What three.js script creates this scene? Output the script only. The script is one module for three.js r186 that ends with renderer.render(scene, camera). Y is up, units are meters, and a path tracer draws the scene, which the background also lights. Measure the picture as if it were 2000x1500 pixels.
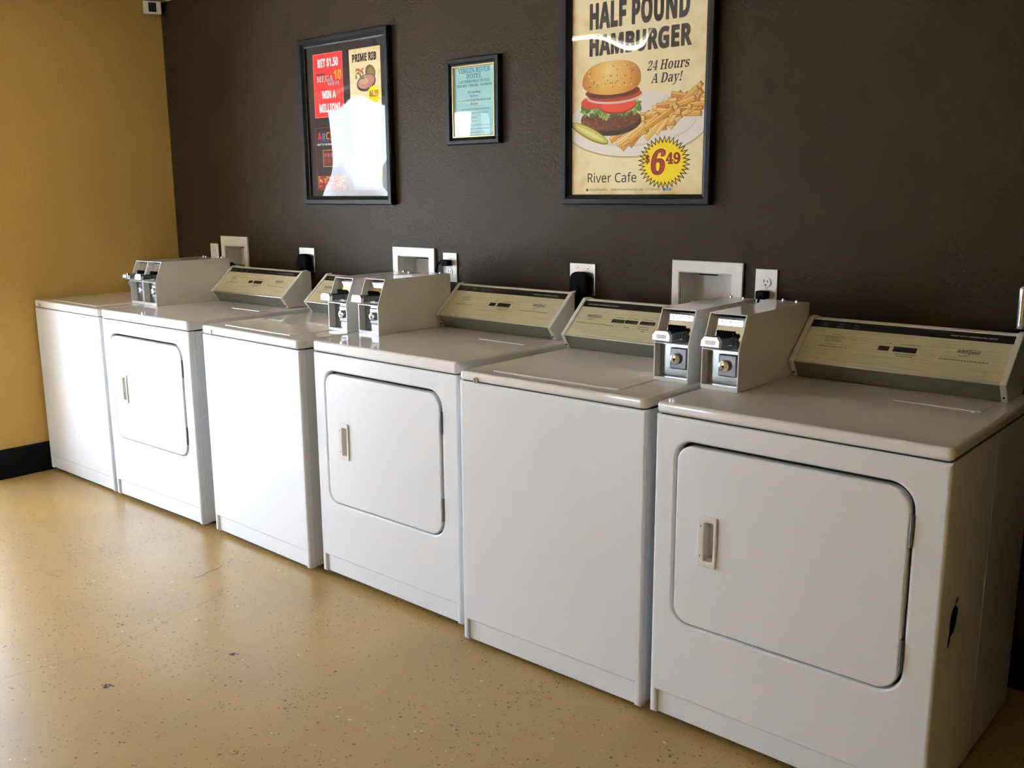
import * as THREE from 'three';
import { mergeGeometries } from 'three/addons/utils/BufferGeometryUtils.js';
import { RoundedBoxGeometry } from 'three/addons/geometries/RoundedBoxGeometry.js';
import { RectAreaLightUniformsLib } from 'three/addons/lights/RectAreaLightUniformsLib.js';

// ---------------------------------------------------------------- camera, sky, sun, exposure
const scene = new THREE.Scene();
const camera = new THREE.PerspectiveCamera(43.952, 2000 / 1500, 0.05, 100);
camera.rotation.order = 'YXZ';
camera.position.set(5.1072, 1.4446, 2.9097);
camera.rotation.set(-0.1994, 0.7192, -0.0063);
scene.add(camera);

const EXPOSURE = 1.85;
const SKY = 10.5;
scene.background = skyTexture();
scene.backgroundIntensity = SKY;
const sun = new THREE.DirectionalLight(new THREE.Color(0.92, 0.985, 1.09), 165);
sun.position.set(-8, 9.6, 1.0);
sun.target.position.set(0, 0, 2);
sun.castShadow = true;
sun.shadow.mapSize.set(2048, 2048);
Object.assign(sun.shadow.camera, { left: -12, right: 12, top: 12, bottom: -12, near: 0.5, far: 40 });
scene.add(sun, sun.target);

const renderer = new THREE.WebGLRenderer({ antialias: true });
renderer.toneMapping = THREE.LinearToneMapping;
renderer.toneMappingExposure = EXPOSURE;
renderer.shadowMap.enabled = true;
renderer.shadowMap.type = THREE.PCFSoftShadowMap;
RectAreaLightUniformsLib.init();

function skyTexture() {                       // pale hazy daylight, whiter at the horizon, soft clouds; no sun disc
  const w = 256, h = 128, d = new Float32Array(w * h * 4);
  for (let j = 0; j < h; j++) for (let i = 0; i < w; i++) {
    const el = ((j + 0.5) / h - 0.5) * Math.PI, az = (i / w) * Math.PI * 2;
    const up = Math.max(0, Math.sin(el)), t = Math.pow(1 - up, 2.2);
    const c = 0.5 + 0.5 * Math.sin(az * 3 + 2.1 * Math.sin(el * 5)) * Math.cos(el * 9 + az * 2);
    const cl = 0.22 * c * c;
    let r = 0.60 + 0.27 * t + cl, g = 0.76 + 0.21 * t + cl * 0.95, b = 1.06 + 0.08 * t + cl * 0.8;
    if (el < 0) { r = 0.45; g = 0.44; b = 0.42; }
    d.set([r, g, b, 1], (j * w + i) * 4);
  }
  const t = new THREE.DataTexture(d, w, h, THREE.RGBAFormat, THREE.FloatType);
  t.mapping = THREE.EquirectangularReflectionMapping; t.magFilter = THREE.LinearFilter; t.minFilter = THREE.LinearFilter;
  t.colorSpace = THREE.LinearSRGBColorSpace; t.needsUpdate = true;
  return t;
}

// ---------------------------------------------------------------- helpers
let seedState = 7;
function rnd() { seedState = (seedState + 0x6d2b79f5) | 0; let t = Math.imul(seedState ^ (seedState >>> 15), 1 | seedState); t = (t + Math.imul(t ^ (t >>> 7), 61 | t)) ^ t; return ((t ^ (t >>> 14)) >>> 0) / 4294967296; }
const lin = (r, g, b) => new THREE.Color().setRGB(r, g, b);
const used = new Map();
function numbered(n) { const k = used.get(n) ?? 0; used.set(n, k + 1); return k ? n + '_' + String(k).padStart(3, '0') : n; }
function part(name, geo, mat, parent = scene, label) {
  const g = Array.isArray(geo) ? mergeGeometries(geo.map((x) => (x.index ? x.toNonIndexed() : x)).map(clean)) : geo;
  const m = new THREE.Mesh(g, mat);
  m.name = parent === scene ? numbered(name) : name; m.castShadow = m.receiveShadow = true;
  if (parent !== scene) { let k = 0, n = name; while (parent.children.some((c) => c.name === n)) n = name + '_' + String(++k).padStart(3, '0'); m.name = n; }
  parent.add(m);
  if (label) m.userData.label = label;
  return m;
}
function clean(g) { for (const k of Object.keys(g.attributes)) if (!['position', 'normal', 'uv'].includes(k)) g.deleteAttribute(k); g.clearGroups(); return g; }
function thing(name, label, category, [x, y, z] = [0, 0, 0], turn = 0, group) {
  const o = new THREE.Group(); o.name = numbered(name); o.position.set(x, y, z); o.rotation.y = turn;
  o.userData = { label, category }; if (group) o.userData.group = group;
  scene.add(o); return o;
}
function structure(o) { o.userData.kind = 'structure'; return o; }
const box = (x0, x1, y0, y1, z0, z1, r = 0, s = 2) => {
  const g = r ? new RoundedBoxGeometry(x1 - x0, y1 - y0, z1 - z0, s, r) : new THREE.BoxGeometry(x1 - x0, y1 - y0, z1 - z0);
  return g.translate((x0 + x1) / 2, (y0 + y1) / 2, (z0 + z1) / 2);
};
function roundedPath(p, x0, x1, y0, y1, [bl, br, tr, tl]) {
  p.moveTo(x0 + bl, y0); p.lineTo(x1 - br, y0); if (br) p.absarc(x1 - br, y0 + br, br, -Math.PI / 2, 0, false);
  p.lineTo(x1, y1 - tr); if (tr) p.absarc(x1 - tr, y1 - tr, tr, 0, Math.PI / 2, false);
  p.lineTo(x0 + tl, y1); if (tl) p.absarc(x0 + tl, y1 - tl, tl, Math.PI / 2, Math.PI, false);
  p.lineTo(x0, y0 + bl); if (bl) p.absarc(x0 + bl, y0 + bl, bl, Math.PI, Math.PI * 1.5, false);
  return p;
}
const poly = (pts) => { const s = new THREE.Shape(); pts.forEach(([a, b], i) => (i ? s.lineTo(a, b) : s.moveTo(a, b))); s.closePath(); return s; };
// shape in x,y extruded so that its front face (bevel included) ends at z1
function slabZ(shape, z0, z1, bev = 0, seg = 3, curve = 10) {
  const g = new THREE.ExtrudeGeometry(shape, { depth: z1 - z0 - 2 * bev, bevelEnabled: bev > 0, bevelThickness: bev, bevelSize: bev, bevelOffset: -bev, bevelSegments: seg, curveSegments: curve });
  return g.translate(0, 0, z0 + bev);
}
// shape in (x, -z) extruded upwards from y0 to y1
function slabY(shape, y0, y1, bev = 0, seg = 3, curve = 8) {
  const g = new THREE.ExtrudeGeometry(shape, { depth: y1 - y0 - 2 * bev, bevelEnabled: bev > 0, bevelThickness: bev, bevelSize: bev, bevelOffset: -bev, bevelSegments: seg, curveSegments: curve });
  return g.translate(0, 0, bev).rotateX(-Math.PI / 2).translate(0, y0, 0);
}
// profile given as (z, y) pairs extruded along x from x0 to x1
function slabX(pts, x0, x1, bev = 0, seg = 2, holes = []) {
  const s = poly(pts.map(([z, y]) => [-z, y]));
  for (const h of holes) s.holes.push(poly(h.map(([z, y]) => [-z, y])));
  const g = new THREE.ExtrudeGeometry(s, { depth: x1 - x0 - 2 * bev, bevelEnabled: bev > 0, bevelThickness: bev, bevelSize: bev, bevelOffset: -bev, bevelSegments: seg });
  return g.translate(0, 0, bev).rotateY(Math.PI / 2).translate(x0, 0, 0);
}
const cyl = (r0, r1, h, n = 24) => new THREE.CylinderGeometry(r0, r1, h, n);
const tube = (pts, r, n = 40, k = 10) => new THREE.TubeGeometry(new THREE.CatmullRomCurve3(pts.map((p) => new THREE.Vector3(...p))), n, r, k);
const canvas = (w, h) => { const c = document.createElement('canvas'); c.width = w; c.height = h; return [c, c.getContext('2d')]; };
function canvasTexture(c) { const t = new THREE.CanvasTexture(c); t.colorSpace = THREE.SRGBColorSpace; t.anisotropy = 8; return t; }
// tileable smooth noise in 0..1
function noiseTile(n, cells, octaves = 3) {
  const out = new Float32Array(n * n);
  let amp = 1, tot = 0;
  for (let o = 0; o < octaves; o++) {
    const c = cells << o, g = Float32Array.from({ length: c * c }, rnd);
    for (let y = 0; y < n; y++) for (let x = 0; x < n; x++) {
      const fx = (x / n) * c, fy = (y / n) * c, ix = Math.floor(fx), iy = Math.floor(fy); let u = fx - ix, v = fy - iy; u = u * u * (3 - 2 * u); v = v * v * (3 - 2 * v);
      const at = (a, b) => g[((b + c) % c) * c + ((a + c) % c)];
      out[y * n + x] += amp * ((at(ix, iy) * (1 - u) + at(ix + 1, iy) * u) * (1 - v) + (at(ix, iy + 1) * (1 - u) + at(ix + 1, iy + 1) * u) * v);
    }
    tot += amp; amp *= 0.5;
  }
  return out.map((v) => v / tot);
}
function grey(n, f, repeat) {
  const d = new Uint8Array(n * n * 4);
  for (let i = 0; i < n * n; i++) { const v = Math.max(0, Math.min(255, f(i) * 255)); d.set([v, v, v, 255], i * 4); }
  const t = new THREE.DataTexture(d, n, n); t.wrapS = t.wrapT = THREE.RepeatWrapping; t.magFilter = THREE.LinearFilter; t.minFilter = THREE.LinearFilter; t.repeat.set(repeat, repeat); t.needsUpdate = true;
  return t;
}

// ---------------------------------------------------------------- materials
const phys = (o) => new THREE.MeshPhysicalMaterial(o);
const std = (o) => new THREE.MeshStandardMaterial(o);
const peelN = noiseTile(512, 62, 2), patchN = noiseTile(512, 5, 4);
const peel = grey(512, (i) => Math.pow(Math.max(0, (peelN[i] - 0.32) * 1.7), 0.8), 1 / 0.42);
const M = {
  enamel: phys({ color: lin(0.775, 0.81, 0.845), roughness: 0.5, clearcoat: 0.8, clearcoatRoughness: 0.22 }),
  enamelTop: phys({ color: lin(0.80, 0.80, 0.785), roughness: 0.45, clearcoat: 1, clearcoatRoughness: 0.06 }),
  plasticWhite: phys({ color: lin(0.76, 0.75, 0.70), roughness: 0.35, clearcoat: 0.3, clearcoatRoughness: 0.2 }),
  ivory: phys({ color: lin(0.74, 0.71, 0.60), roughness: 0.4 }),
  caseGrey: phys({ color: lin(0.30, 0.32, 0.32), roughness: 0.2, metalness: 0.8 }),
  plate: std({ color: lin(0.42, 0.43, 0.45), roughness: 0.35, metalness: 0.8 }),
  chrome: std({ color: lin(0.82, 0.83, 0.86), roughness: 0.12, metalness: 1 }),
  darkMetal: std({ color: lin(0.12, 0.12, 0.13), roughness: 0.3, metalness: 0.8 }),
  steel: std({ color: lin(0.62, 0.62, 0.60), roughness: 0.3, metalness: 1 }),
  hinge: std({ color: lin(0.20, 0.21, 0.24), roughness: 0.35, metalness: 0.9 }),
  brass: std({ color: lin(0.45, 0.37, 0.25), roughness: 0.3, metalness: 1 }),
  trimMetal: std({ color: lin(0.27, 0.275, 0.25), roughness: 0.4, metalness: 0.75 }),
  black: phys({ color: lin(0.006, 0.006, 0.007), roughness: 0.75, specularIntensity: 0.12 }),
  blackGloss: phys({ color: lin(0.010, 0.010, 0.012), roughness: 0.25 }),
  frameBlack: phys({ color: lin(0.007, 0.007, 0.008), roughness: 0.42, specularIntensity: 0.3 }),
  gap: std({ color: lin(0.03, 0.03, 0.03), roughness: 0.9 }),
  gold: std({ color: lin(0.55, 0.42, 0.20), roughness: 0.35, metalness: 0.9 }),
  blue: phys({ color: lin(0.02, 0.02, 0.35), roughness: 0.35 }),
  pane: phys({ color: 0xffffff, transmission: 1, thickness: 0, roughness: 0.0, ior: 1.5 }),
  alu: std({ color: lin(0.55, 0.55, 0.55), roughness: 0.4, metalness: 0.7 }),
  brown: phys({ color: lin(0.029, 0.0195, 0.0095), roughness: 0.45, specularIntensity: 0.18, bumpMap: peel, bumpScale: 0.0006 }),
  tan: phys({ color: lin(0.53, 0.35, 0.093), roughness: 0.62, bumpMap: peel, bumpScale: 0.0005 }),
  ceiling: std({ color: lin(0.62, 0.52, 0.34), roughness: 0.95 }),
  concrete: std({ color: lin(0.45, 0.45, 0.445), roughness: 0.9 }),
  brick: std({ color: lin(0.16, 0.12, 0.09), roughness: 0.9 }),
  roof: std({ color: lin(0.10, 0.09, 0.08), roughness: 0.9 }),
};
M.floor = floorMaterial();
function floorMaterial() {                    // tan epoxy with dark, rust and pale flecks; one tile is 2.048 m
  const n = 2048, [c, g] = canvas(n, n);
  const im = g.createImageData(n, n), blot = noiseTile(512, 6, 4);
  for (let y = 0; y < n; y++) for (let x = 0; x < n; x++) {
    const b = blot[(y >> 2) * 512 + (x >> 2)] - 0.5, k = 1 + b * 0.11, o = (y * n + x) * 4, s = (rnd() - 0.5) * 7;
    im.data[o] = 170 * k + s; im.data[o + 1] = 143 * k + s; im.data[o + 2] = (89 - b * 14) * k + s; im.data[o + 3] = 255;
  }
  g.putImageData(im, 0, 0);
  const tones = ['#33261f', '#4a382b', '#5d4636', '#6d4a38', '#7d6650', '#4b4642', '#7f6a50', '#3f3126', '#93503c'];
  const spots = [];
  for (let i = 0; i < 130; i++) spots.push([rnd() * n, rnd() * n, 60 + rnd() * 190]);
  const fleck = (x, y, r, tone, a) => {
    g.globalAlpha = a; g.fillStyle = tone;
    for (const dx of [-n, 0, n]) for (const dy of [-n, 0, n]) {
      if (x + dx < -20 || x + dx > n + 20 || y + dy < -20 || y + dy > n + 20) continue;
      g.beginPath(); const k = 5 + Math.floor(r), ph = x * 7 + y;
      for (let j = 0; j < k; j++) { const an = (j / k) * Math.PI * 2, q = r * (0.6 + 0.55 * Math.abs(Math.sin(ph + j * 2.3))); g.lineTo(x + dx + Math.cos(an) * q * 1.25, y + dy + Math.sin(an) * q); }
      g.fill();
    }
  };
  for (let i = 0; i < 8200; i++) {
    let x = rnd() * n, y = rnd() * n;
    if (rnd() < 0.65) { const s = spots[Math.floor(rnd() * spots.length)], a = rnd() * 6.283, d = s[2] * Math.sqrt(rnd()); x = (s[0] + Math.cos(a) * d + n) % n; y = (s[1] + Math.sin(a) * d + n) % n; }
    const q = rnd(); fleck(x, y, q < 0.6 ? 0.8 + rnd() * 1.0 : q < 0.93 ? 1.5 + rnd() * 1.5 : 2.8 + rnd() * 1.6, rnd() < 0.05 ? '#efe4c4' : tones[Math.floor(rnd() * tones.length)], 0.5 + rnd() * 0.45);
  }
  g.globalAlpha = 1;
  const t = canvasTexture(c); t.wrapS = t.wrapT = THREE.RepeatWrapping; t.repeat.set(1 / 2.048, 1 / 2.048);
  const rough = grey(512, (i) => 0.40 + 0.22 * patchN[i], 1 / 1.7);
  return phys({ map: t, roughnessMap: rough, roughness: 1, specularIntensity: 0.3, clearcoat: 0.75, clearcoatRoughness: 0.28, bumpMap: grey(512, (i) => patchN[i], 1 / 0.5), bumpScale: 0.0012 });
}

// ---------------------------------------------------------------- the room
const CEIL = 2.474, RX = 6.1, RZ = 5.4, T = 0.14, TL = 0.32;   // the left wall is an outside wall and thicker
const metreUV = (g, f) => { const p = g.attributes.position, uv = g.attributes.uv; for (let i = 0; i < p.count; i++) uv.setXY(i, ...f(p.getX(i), p.getY(i), p.getZ(i))); return g; };
const floor = structure(part('floor', metreUV(box(-TL, RX + T, -0.15, 0, -T, RZ + T), (x, y, z) => [x, z]), M.floor));
structure(part('ceiling', box(-TL, RX + T, CEIL, CEIL + 0.12, -T, RZ + T), M.ceiling));
structure(part('roof_overhang', box(-3.2, RX + 0.4, CEIL + 0.121, CEIL + 0.3, -0.6, RZ + 0.7), M.roof));
// wall_back has a hole for each of the three recessed plumbing boxes
const BOXES = [
  { x0: 0.466, x1: 0.718, h0: 0.500, h1: 0.684 },
  { x0: 1.858, x1: 2.126, h0: 1.894, h1: 2.090 },
  { x0: 3.320, x1: 3.594, h0: 3.350, h1: 3.552 },
];
const BY0 = 0.985, BY1 = 1.207, HY0 = 1.02, HY1 = 1.166;
{
  const s = poly([[0, 0], [RX, 0], [RX, CEIL], [0, CEIL]]);
  for (const b of BOXES) s.holes.push(poly([[b.h0, HY0], [b.h1, HY0], [b.h1, HY1], [b.h0, HY1]]));
  structure(part('wall_back', new THREE.ExtrudeGeometry(s, { depth: T, bevelEnabled: false }).translate(0, 0, -T), M.brown));
}
const DOOR = { z0: 1.15, z1: 2.95, y1: 2.1 };
{
  const s = poly([[-T, 0], [RZ + T, 0], [RZ + T, CEIL], [-T, CEIL]]);
  s.holes.push(poly([[DOOR.z0, 0.0005], [DOOR.z1, 0.0005], [DOOR.z1, DOOR.y1], [DOOR.z0, DOOR.y1]]));
  const g = new THREE.ExtrudeGeometry(s, { depth: TL, bevelEnabled: false });
  structure(part('wall_left', g.rotateY(-Math.PI / 2), M.tan));       // (z, y) drawn along +z, thickness to -x
}
const REAR = { x0: 0.6, x1: 1.45, y0: 0.12, y1: 1.74 };
{
  const s = poly([[0, 0], [RX, 0], [RX, CEIL], [0, CEIL]]);
  s.holes.push(poly([[REAR.x0, REAR.y0], [REAR.x1, REAR.y0], [REAR.x1, REAR.y1], [REAR.x0, REAR.y1]]));
  structure(part('wall_front', new THREE.ExtrudeGeometry(s, { depth: T, bevelEnabled: false }).translate(0, 0, RZ), M.tan));
}
structure(part('wall_right', box(RX, RX + T, 0, CEIL, -T, RZ + T), M.tan));
structure(part('baseboard_left', slabZ(poly([[0, 0.0005], [0.009, 0.0005], [0.009, 0.145], [0.005, 0.156], [0, 0.156]]), 0.002, DOOR.z0 - 0.05, 0), M.black));
structure(part('baseboard_back', slabX([[0, 0.0005], [0.009, 0.0005], [0.009, 0.145], [0.005, 0.156], [0, 0.156]], 0.012, RX - 0.002), M.black));
structure(part('wall_outside', box(-1.7, -TL - 0.005, -0.16, CEIL + 0.12, 4.3, 4.6), M.brick));   // a wing of the building beside the door
structure(part('ground', box(-14, 12, -0.32, -0.16, -8, 16), M.concrete));
// glazed double door in the left wall and a window behind the camera: the daylight of the room
{
  const d = new THREE.Group(); d.name = 'door_1'; structure(d); scene.add(d);
  const f = 0.055, zm = (DOOR.z0 + DOOR.z1) / 2;
  part('door_frame', [box(-0.28, -0.21, 0.001, DOOR.y1, DOOR.z0, DOOR.z0 + f), box(-0.28, -0.21, 0.001, DOOR.y1, DOOR.z1 - f, DOOR.z1), box(-0.28, -0.21, DOOR.y1 - f, DOOR.y1, DOOR.z0, DOOR.z1), box(-0.28, -0.21, 0.001, DOOR.y1, zm - 0.04, zm + 0.04), box(-0.28, -0.21, 0.001, 0.16, DOOR.z0, DOOR.z1)], M.alu, d);
  part('door_pane', box(-0.248, -0.242, 0.16, DOOR.y1 - f, DOOR.z0 + f, zm - 0.04), M.pane, d);
  part('door_pane', box(-0.248, -0.242, 0.16, DOOR.y1 - f, zm + 0.04, DOOR.z1 - f), M.pane, d);
  for (const z of [zm - 0.075, zm + 0.075]) part('door_handle', tube([[-0.21, 0.85, z], [-0.16, 0.87, z], [-0.15, 1.0, z], [-0.16, 1.18, z], [-0.21, 1.2, z]], 0.011, 24), M.alu, d);
  const w = new THREE.Group(); w.name = 'window_1'; structure(w); scene.add(w);
  const { x0, x1, y0, y1 } = REAR, z0 = RZ + 0.03, z1 = RZ + 0.09, xm = (x0 + x1) / 2;
  part('window_frame', [box(x0, x0 + 0.05, y0, y1, z0, z1), box(x1 - 0.05, x1, y0, y1, z0, z1), box(x0, x1, y0, y0 + 0.05, z0, z1), box(x0, x1, y1 - 0.05, y1, z0, z1), box(xm - 0.025, xm + 0.025, y0, y1, z0, z1)], M.alu, w);
  part('window_pane', box(x0 + 0.05, xm - 0.025, y0 + 0.05, y1 - 0.05, z0 + 0.027, z0 + 0.033), M.pane, w);
  part('window_pane', box(xm + 0.025, x1 - 0.05, y0 + 0.05, y1 - 0.05, z0 + 0.027, z0 + 0.033), M.pane, w);
}
// marks in the floor coating: a long hairline crack, a scratch and three dark chips
{
  const crackMat = std({ color: lin(0.30, 0.19, 0.10), roughness: 0.8 }), chip = std({ color: lin(0.06, 0.06, 0.075), roughness: 0.8 }), chipEdge = std({ color: lin(0.30, 0.27, 0.22), roughness: 0.8 });
  const ribbon = (pts, w) => {
    const c = new THREE.CatmullRomCurve3(pts.map(([x, z]) => new THREE.Vector3(x, 0.0006, z))), n = 90, pos = [], idx = [];
    for (let i = 0; i <= n; i++) {
      const p = c.getPoint(i / n), t = c.getTangent(i / n), k = w * (0.35 + rnd()) * (i < 3 || i > n - 3 ? 0.3 : 1), j = (rnd() - 0.5) * w * 1.6;
      pos.push(p.x - t.z * (k + j), p.y, p.z + t.x * (k + j), p.x + t.z * (k - j), p.y, p.z - t.x * (k - j));
      if (i < n) idx.push(2 * i, 2 * i + 1, 2 * i + 2, 2 * i + 1, 2 * i + 3, 2 * i + 2);
    }
    const g = new THREE.BufferGeometry(); g.setAttribute('position', new THREE.Float32BufferAttribute(pos, 3)); g.setIndex(idx); g.computeVertexNormals(); return g;
  };
  const blob = (x, z, r, sx) => {
    const s = new THREE.Shape(); for (let i = 0; i < 22; i++) { const a = (i / 22) * 6.283, q = r * (0.5 + rnd() * 0.75); const u = x + Math.cos(a) * q * sx, v = z + Math.sin(a) * q; i ? s.lineTo(u, v) : s.moveTo(u, v); }
    return new THREE.ShapeGeometry(s).rotateX(Math.PI / 2).translate(0, 0.0006, 0);
  };
  part('floor_crack', ribbon([[2.175, 2.05], [2.181, 1.938], [2.199, 1.84], [2.225, 1.75], [2.25, 1.671], [2.23, 1.503], [2.182, 1.364], [2.152, 1.206], [2.14, 1.12]], 0.0011), crackMat, floor);
  part('floor_scratch', ribbon([[1.924, 1.142], [1.93, 1.10], [1.918, 1.07], [1.915, 1.03], [1.902, 0.995]], 0.0022), chip, floor);
  for (const [x, z, r] of [[2.467, 1.743, 0.013], [2.579, 1.385, 0.011], [2.918, 1.243, 0.005]]) {
    const c = part('floor_chip', [blob(x, z, r, 1), blob(x + r, z - r * 0.8, r * 0.35, 1), blob(x - r * 1.3, z + r * 0.6, r * 0.25, 1)], chip, floor);
    c.material.side = THREE.DoubleSide;
    if (r > 0.012) part('floor_chip', blob(x + 0.001, z, r * 0.42, 1).translate(0, 0.0004, 0), chipEdge, floor).material.side = THREE.DoubleSide;
  }
}

// ---------------------------------------------------------------- console prints
const smudge = (g, x, y, w, lines, dy, s) => { for (let i = 0; i < lines; i++) { let u = x; const end = x + w * (0.75 + rnd() * 0.25); while (u < end) { const q = s * (1.2 + rnd() * 2.6); g.fillRect(u, y + i * dy, Math.min(q, end - u), s); u += q + s * 0.9; } } };   // lettering too small to read in the photograph
const FL = 0.163;                              // slope length of the printed plate
function fasciaTexture(kind, w) {
  const k = 2000, [c, g] = canvas(Math.round(w * k), Math.round(FL * k)), Y = (s) => (FL - s) * k;
  g.fillStyle = '#e6dcbc'; g.fillRect(0, 0, c.width, c.height);
  for (let i = 0; i < 8200; i++) { g.fillStyle = rnd() < 0.5 ? 'rgba(255,250,230,0.06)' : 'rgba(70,62,40,0.06)'; g.fillRect(rnd() * c.width - 90, rnd() * c.height, 60 + rnd() * 220, 1); }
  g.fillStyle = '#121214'; g.fillRect(0, 0, c.width, Y(0.135));
  g.fillStyle = '#cfcfcf'; g.font = 'bold 15px sans-serif';
  const head = kind === 'dryer' ? 'HEAVY DUTY COMMERCIAL DRYER' : 'HEAVY DUTY COMMERCIAL WASHER';
  const logo = (x) => {
    g.save(); g.translate(x * k, Y(0.088)); g.transform(1, 0, -0.25, 1, 0, 0); g.fillStyle = '#2a2723'; g.font = 'bold 36px serif'; g.textBaseline = 'alphabetic';
    const t = 'Whirlpool', tw = g.measureText(t).width; g.scale((0.060 * k) / tw, 1); g.fillText(t, 0, 0); g.restore();
    g.strokeStyle = '#2a2723'; g.lineWidth = 2.5; g.beginPath(); g.ellipse((x + 0.033) * k, Y(0.092), 52, 17, -0.22, 3.4, 5.9); g.stroke();
    g.beginPath(); g.ellipse((x + 0.022) * k, Y(0.086), 30, 14, -0.15, 0.5, 2.6); g.stroke();
  };
  if (kind === 'dryer') {
    g.fillText(head, 0.402 * k, Y(0.145));
    for (const x of [0.035, 0.083, 0.131]) { g.fillStyle = '#b9b9b9'; smudge(g, x * k, Y(0.152), 34, 1, 8, 3); smudge(g, (x - 0.002) * k, Y(0.143), 42, 1, 8, 3); }
    g.fillStyle = '#4a4436';
    smudge(g, 0.078 * k, Y(0.112), 60, 1, 9, 4); smudge(g, 0.062 * k, Y(0.105), 110, 4, 12, 3.5); smudge(g, 0.07 * k, Y(0.074), 70, 1, 9, 3.5); smudge(g, 0.05 * k, Y(0.066), 180, 1, 9, 4.5);
    smudge(g, 0.240 * k, Y(0.100), 34, 1, 8, 3.5); smudge(g, 0.277 * k, Y(0.100), 120, 1, 8, 3.5); smudge(g, 0.277 * k, Y(0.064), 120, 1, 8, 4.5); smudge(g, 0.28 * k, Y(0.057), 100, 1, 8, 4.5);
    logo(0.432);
    g.fillStyle = '#3f392c'; smudge(g, 0.395 * k, Y(0.064), 264, 1, 8, 4.5);
  } else {
    g.fillText(head, 0.018 * k, Y(0.145));
    logo(0.042);
    g.fillStyle = '#3f392c'; smudge(g, 0.012 * k, Y(0.062), 262, 1, 8, 4.5);
    for (const [x, w2] of [[0.154, 100], [0.207, 100], [0.265, 116]]) smudge(g, x * k + 8, Y(0.099), w2 - 20, 1, 8, 3.5);
    smudge(g, 0.14 * k, Y(0.060), 74, 1, 8, 4.5); smudge(g, 0.213 * k, Y(0.060), 40, 1, 8, 4.5); smudge(g, 0.265 * k, Y(0.068), 110, 1, 8, 4.5); smudge(g, 0.268 * k, Y(0.058), 90, 1, 8, 4.5); smudge(g, 0.285 * k, Y(0.051), 20, 2, 7, 4);
  }
  return canvasTexture(c);
}
const fasciaW = { dryer: 0.566, washer: 0.510 };
M.fascia = {}; for (const k of ['dryer', 'washer']) M.fascia[k] = phys({ map: fasciaTexture(k, fasciaW[k]), roughness: 0.38, metalness: 0.3, anisotropy: 0.6 });
M.fasciaEdge = std({ color: lin(0.55, 0.52, 0.42), roughness: 0.35, metalness: 0.8 });

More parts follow.
